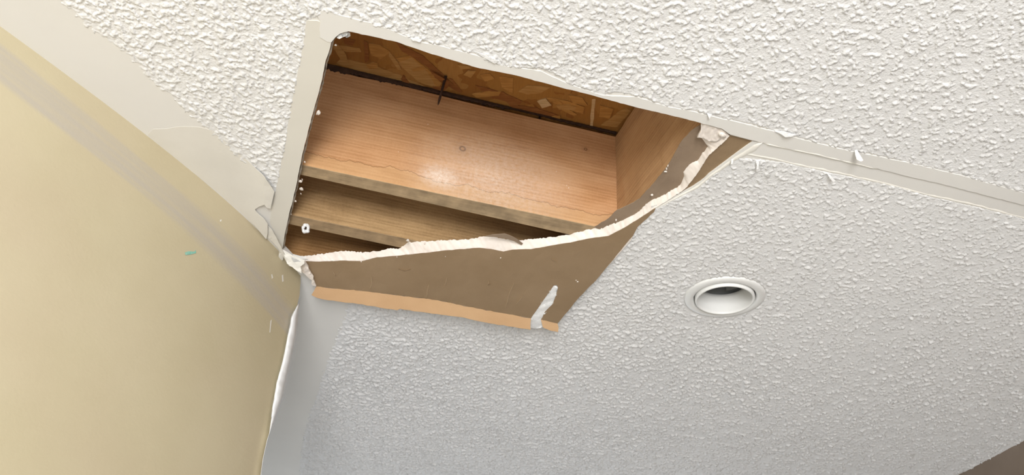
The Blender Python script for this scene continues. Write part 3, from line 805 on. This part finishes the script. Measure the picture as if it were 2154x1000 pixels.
# nails coming through the strand board
def spike(name, a, b, r, label):
    d = (b - a); L_ = d.length; bm = bmesh.new()
    prof = [(0, r * 1.0), (L_ * .8, r * .85), (L_ * .93, r * .6), (L_, r * .08)]
    q = d.to_track_quat('Z', 'Y').to_matrix(); rings = []
    for h_, rr in prof:
        rings.append([bm.verts.new(a + q @ Vector((rr * math.cos(t), rr * math.sin(t), h_))) for t in np.linspace(0, 2 * math.pi, 10, endpoint=False)])
    for i in range(3):
        for j in range(10): bm.faces.new((rings[i][j], rings[i][(j + 1) % 10], rings[i + 1][(j + 1) % 10], rings[i + 1][j]))
    bm.faces.new(rings[0][::-1]); bm.faces.new(rings[-1])
    o = link_bm(name, bm, M_NAIL, None, True); tag(o, label, 'nail'); return o
n1 = spike('nail', at_z(938, 160, ZO - .001), at_z(921, 222, ZO - .055), 0.0030, 'long dark rusty nail among torn splinters, crossing the top of the orange joist')
for k, pp in enumerate([[(936, 166), (944, 172), (942, 184), (935, 190), (931, 180)], [(905, 150), (920, 158), (936, 168), (934, 173), (915, 164)]]):
    sheet('splinter', rag(pp, 5, .8, 300 + k), ZO - .006 - .004 * k, .002, M_STR[2], osb)
n2_ = spike('nail', at_z(1135, 246, ZO - .001), at_z(1134, 285, ZO - .048), 0.0024, 'short dark nail pointing down nearer the right end of the orange joist')
fx, fy = 1102, 360
# specks of plaster stuck on the orange joist
for k, (x, y, r) in enumerate([(1102, 360, .0022), (1192, 391, .0022), (1303, 368, .0022), (838, 320, .0012), (900, 262, .0012), (1196, 396, .0014), (1020, 330, .001), (1170, 361, .001)]):
    p = at_plane(x, y, pa, jn) - jn * 0.0008
    c_ = crumb('plaster_speck', p, r, M_GYP, None, 200 + k, 1.0)
    c_.parent = j1; c_.matrix_parent_inverse = (Matrix.Translation(pa) @ Matrix.Rotation(ang, 4, 'Z')).inverted()

# white ring of plaster round a screw hole under the second joist
def plaster_ring(p, R, r):
    bm = bmesh.new(); rn = random.Random(4); grid = []
    tilt = Matrix.Rotation(math.radians(120), 3, 'X')
    for i in range(20):
        a = 2 * math.pi * i / 20; row = []; k = rn.uniform(.85, 1.2)
        for j in range(8):
            b = 2 * math.pi * j / 8; rr = r * rn.uniform(.8, 1.25)
            q = Vector(((R * k + rr * math.cos(b)) * math.cos(a), (R * k + rr * math.cos(b)) * math.sin(a) * 1.15, rr * math.sin(b) * 1.4))
            row.append(bm.verts.new(p + tilt @ q))
        grid.append(row)
    for i in range(20):
        for j in range(8): bm.faces.new((grid[i][j], grid[(i + 1) % 20][j], grid[(i + 1) % 20][(j + 1) % 8], grid[i][(j + 1) % 8]))
    bmesh.ops.recalc_face_normals(bm, faces=bm.faces)
    return link_bm('plaster_ring', bm, M_STRIP, None)
pr = plaster_ring(at_z(643, 481, ZJ - 0.0085), 0.0058, 0.0031)
tag(pr, 'small ragged white plaster ring with a dark centre under the weathered joist', 'plaster ring')
pp_ = at_z(643, 481, ZJ - 0.006)
bm = bmesh.new(); bmesh.ops.create_cone(bm, cap_ends=True, segments=10, radius1=.0016, radius2=.0035, depth=.014)
for v in bm.verts: v.co = v.co + pp_ + Vector((0, .003, .002))
link_bm('screw', bm, M_NAIL, pr)

# ------------------------------------------------------------------ hanging drywall flap
flap = empty('drywall_flap', at_z(1000, 525, ZC))
tag(flap, 'torn brown-backed drywall flap hanging below the hole, with a slit near its right end', 'drywall')
top_f = lut(BAND_LOW[:21]); 
FOLD = [(600, 596), (665, 603), (765, 613), (920, 632), (986, 646), (1117, 670), (1138, 673), (1173, 681), (1400, 728)]
fold_f = lut(FOLD)
drop_f = lut([(640, 0.014), (800, 0.018), (1000, 0.023), (1180, 0.028), (1400, 0.032)])
def flap_z(x, y):
    yt = top_f(min(max(x, 630), 1379)); yb = fold_f(x)
    t = max(0.0, min(1.05, (y - yt) / max(yb - yt, 1)))
    return ZC - 0.0025 - drop_f(x) * t
def rel(o):                                  # parent keeps world place
    o.parent = flap; o.matrix_parent_inverse = flap.matrix_world.inverted(); return o
MAIN = [(640, 549)] + BAND_LOW[1:21] + [(1376, 446), (1341, 478), (1331, 497), (1312, 519), (1254, 590), (1219, 625), (1173, 681), (1138, 673), (1146, 657), (1162, 641),
        (1170, 620), (1174, 606), (1171, 600), (1165, 601), (1156, 615), (1146, 628), (1131, 650), (1117, 670), (1050, 658), (986, 646), (920, 632), (840, 622), (765, 613), (712, 608), (665, 603),
        (658, 585), (650, 566), (644, 554)]
MAINR = rag(MAIN, 8, 0.5, 33)
rel(sheet('backing_paper', MAINR, flap_z, 0.0012, M_PAPER, None, step=16, push=(0, .5, .86), jit=0.0003))
rel(sheet('gypsum_core', [(x + (2 if x < 700 else -2 if x > 1180 else 0), y + (7 if y < 560 and x < 1340 else 0)) for x, y in MAIN], lambda x, y: flap_z(x, y) - 0.0 + 0.0016, 0.004, M_GYP, None, push=(0, .95, .3)))
def lip_z(x, y): return ZC - 0.0025 - drop_f(x) - 0.014 * max(0.0, (y - fold_f(x)) / 26.0)
LIPA = [(665, 603), (712, 608), (765, 613), (840, 622), (920, 632), (986, 646), (1050, 658), (1117, 670), (1116, 694), (1040, 682), (966, 667), (947, 665), (920, 661), (880, 656), (842, 650), (835, 653), (744, 638), (690, 632), (667, 627), (655, 621), (660, 613)]
rel(sheet('edge_paper', rag(LIPA, 9, 0.8, 36), lip_z, 0.0012, M_EDGE, None, push=(0, 1, .2), step=9))
LIPB = [(1138, 673), (1155, 677), (1173, 681), (1175, 690), (1174, 699), (1158, 696), (1142, 689), (1140, 681)]
rel(sheet('edge_paper', rag(LIPB, 5, 0.6, 37), lip_z, 0.0012, M_EDGE, None, push=(0, 1, .2)))
SLIT = [(1165, 599), (1174, 604), (1171, 622), (1163, 643), (1147, 660), (1140, 674), (1143, 688), (1130, 692), (1116, 690), (1115, 668), (1129, 649), (1144, 627), (1155, 613)]
rel(sheet('slit_fill', rag(SLIT, 5, 0.4, 39), lambda x, y: flap_z(x, y) + 0.0009 + 0.0008 * math.sin(y * .45 + x * .2), 0.001, M_TEX, None, step=4, push=(0, .9, .3), jit=0.0009, smooth=True))  # ceiling-white sheet added so the slit stays bright in the flap's shade
# brown tongue of the flap that runs up to the pinched end of the tear
TONGUE = [(1379, 437), (1406, 420), (1442, 396), (1466, 366), (1490, 327), (1523, 298), (1536, 284), (1560, 289), (1582, 296), (1601, 299), (1583, 300), (1550, 324), (1514, 351), (1490, 369), (1472, 385), (1457, 395), (1442, 402), (1410, 421)]
rel(sheet('backing_paper', rag(TONGUE, 7, 0.7, 41), lambda x, y: ZC + 0.0025, 0.0012, M_PAPER, None, step=9, jit=0.0002))
# creases in the brown paper
M_CREASE = paper_mat('crease_paper', (0.40, 0.29, 0.18), (0.46, 0.34, 0.215), (0.5, 0.4, 0.28))
for k, pl in enumerate([[(903, 598), (899, 612), (897, 628)], [(1082, 594), (1074, 612), (1062, 650)], [(1028, 590), (1026, 600), (1033, 598)], [(780, 580), (783, 596), (778, 610)],
                        [(700, 570), (706, 582)], [(1100, 622), (1085, 642)], [(838, 566), (852, 570), (864, 567)], [(940, 584), (936, 604)], [(1160, 545), (1172, 553)]]):
    vs, fs = [], []
    pts = rag(pl, 4, 0.6, 70 + k, False)
    for i, (x, y) in enumerate(pts):
        wv = 0.9 * (0.3 if i in (0, len(pts) - 1) else 1)
        for ox, oz in ((-wv, 0.0004), (0, -0.0014), (wv, 0.0004)): vs.append(at_z(x + ox, y, flap_z(x, y) + oz - .0004))
    for i in range(len(pts) - 1):
        for j in range(2):
            a = i * 3 + j; fs.append((a, a + 3, a + 4, a + 1))
    rel(link_mesh('crease', vs, fs, M_CREASE, None, True))
# little white nicks on the brown paper
for k, (x, y, r) in enumerate([(1053, 543, .0026), (1215, 593, .003), (1212, 590, .002), (937, 540, .0016), (662, 601, .003), (835, 541, .003), (760, 551, .003)]):
    c_ = crumb('gypsum_nick', at_z(x, y, flap_z(x, y) - .0006), r, M_GYP, None, 400 + k, .4); rel(c_)

# ------------------------------------------------------------------ corner paper peeling from the wall edge
LE = [(626, 640), (613, 665), (604, 714), (595, 758), (582, 806), (572, 863), (566, 912), (557, 945), (552, 969), (548, 1000), (540, 1060)]
RE = [(630, 640), (627.5, 665), (625.5, 705), (612, 767), (596, 841), (575, 894), (563, 925), (559, 945), (554, 969), (550, 1000), (542, 1060)]
a_, b_ = arc_pts(LE, 70), arc_pts(RE, 70); vs, fs = [], []
for i in range(70):
    e = [rnd.uniform(-.0015, .0015) for _ in range(4)]
    for j, (t, off) in enumerate(((0, -0.006), (0.3, -0.011), (0.7, -0.008), (1.0, 0.004))):
        x = a_[i][0] * (1 - t) + b_[i][0] * t; y = a_[i][1] * (1 - t) + b_[i][1] * t
        p0 = Vector((corner.x, corner.y, 0)) + nw * ((off + e[j]) if nw.dot(-Vector((corner.x, corner.y, 0))) < 0 else -(off + e[j]))
        vs.append(at_plane(x, y, p0, nw))
for i in range(69):
    for j in range(3):
        a = i * 4 + j; fs.append((a, a + 4, a + 5, a + 1))
cp = link_mesh('corner_tape', vs, fs, M_STRIP, None, True)
so = cp.modifiers.new('thickness', 'SOLIDIFY'); so.thickness = 0.001
cp.parent = wl
# teal pencil-like scrape and pale nicks on the beige wall
M_TEAL = plain('teal_mark', (0.22, 0.52, 0.42), (0.36, 0.62, 0.50), 200, 0.8)
def on_wall_sheet(name, pix, mat, th=0.0007):
    v2, tr = fill(pix)
    fr = []
    for x, y in v2:
        s, z = wall_pick(x, y); fr.append(on_wall(s, z, th))
    bk = [p + (p - CAM).normalized() * 0.0006 for p in fr]; n = len(fr)
    fa = [t if (fr[t[1]] - fr[t[0]]).cross(fr[t[2]] - fr[t[0]]).dot(CAM - fr[t[0]]) > 0 else (t[0], t[2], t[1]) for t in tr]
    fs = fa + [(b, a, a + n, b + n) for a, b in boundary(fa)]
    return link_mesh(name, fr + bk, fs, mat, wl)
on_wall_sheet('teal_scrape', [(388, 532), (396, 529), (408, 530), (411, 526), (412, 533), (400, 536), (390, 537)], M_TEAL)
for pp in ([(570, 578), (572, 577), (574, 585), (571, 587)], [(592, 580), (595, 578), (596, 592), (593, 594)], [(462, 463), (466, 462), (465, 466), (462, 467)],
           [(568, 676), (571, 672), (568, 700), (566, 700)]):
    on_wall_sheet('paint_nick', pp, M_PEEL)

# ------------------------------------------------------------------ recessed can light
can = empty('recessed_light', (CAN_C.x, CAN_C.y, ZC))
tag(can, 'unlit white recessed can light with a round trim ring set in the textured ceiling', 'light')
def lathe(name, prof, mat, parent, seg=72, smooth=True, off=(0, 0)):
    vs, fs = [], []
    for i in range(seg):
        a = 2 * math.pi * i / seg
        for r, z in prof: vs.append(Vector((r * math.cos(a) + off[0], r * math.sin(a) + off[1], z)))
    k = len(prof)
    for i in range(seg):
        for j in range(k - 1):
            a, b = i * k + j, ((i + 1) % seg) * k + j
            fs.append((a, a + 1, b + 1, b))
    me = bpy.data.meshes.new(name); me.from_pydata([tuple(v) for v in vs], [], fs)
    bm = bmesh.new(); bm.from_mesh(me); bmesh.ops.recalc_face_normals(bm, faces=bm.faces); bm.to_mesh(me); bm.free()
    if smooth: me.polygons.foreach_set('use_smooth', [True] * len(me.polygons))
    o = bpy.data.objects.new(name, me); COL.objects.link(o); me.materials.append(mat); o.parent = parent
    return o
lathe('trim_ring', [(0.0895, 0.001), (0.0893, -0.0025), (0.087, -0.0045), (0.082, -0.0058), (0.0745, -0.0062), (0.070, -0.0045), (0.068, 0.001), (0.068, 0.016)], M_WHITE, can)
lathe('inner_ring', [(0.0655, 0.012), (0.0662, -0.004), (0.0655, -0.0085), (0.0635, -0.0105), (0.0612, -0.0095), (0.0602, -0.006), (0.0600, 0.002)], M_WHITE, can)
lathe('reflector', [(0.0603, -0.004), (0.0590, 0.012), (0.0565, 0.030), (0.0550, 0.038), (0.0560, 0.0385), (0.0580, 0.030), (0.0612, 0.0)], M_WHITE, can)
lathe('housing', [(0.0730, 0.0125), (0.0732, 0.135), (0.0705, 0.142), (0.0002, 0.143)], M_METAL, can)
bm = bmesh.new()
bmesh.ops.create_cone(bm, cap_ends=True, segments=28, radius1=0.030, radius2=0.024, depth=0.045)
for v in bm.verts: v.co += Vector((0.012, 0.020, 0.112))
link_bm('lamp_socket', bm, M_DARK, can)
for k, (x, y, a) in enumerate([(-0.030, 0.050, 0.5), (0.034, 0.048, -0.55)]):
    bm = bmesh.new(); bmesh.ops.create_cube(bm, size=1)
    bmesh.ops.scale(bm, vec=(0.026, 0.0015, 0.07), verts=bm.verts)
    bmesh.ops.bevel(bm, geom=bm.edges[:], offset=0.0005, segments=1)
    bmesh.ops.rotate(bm, matrix=Matrix.Rotation(a, 3, 'Z'), verts=bm.verts)
    for v in bm.verts: v.co += Vector((x, y, 0.085))
    link_bm('bracket', bm, M_METAL, can)

print('zjoist top', ZTOP - ZC, 'coat verts', len(V))
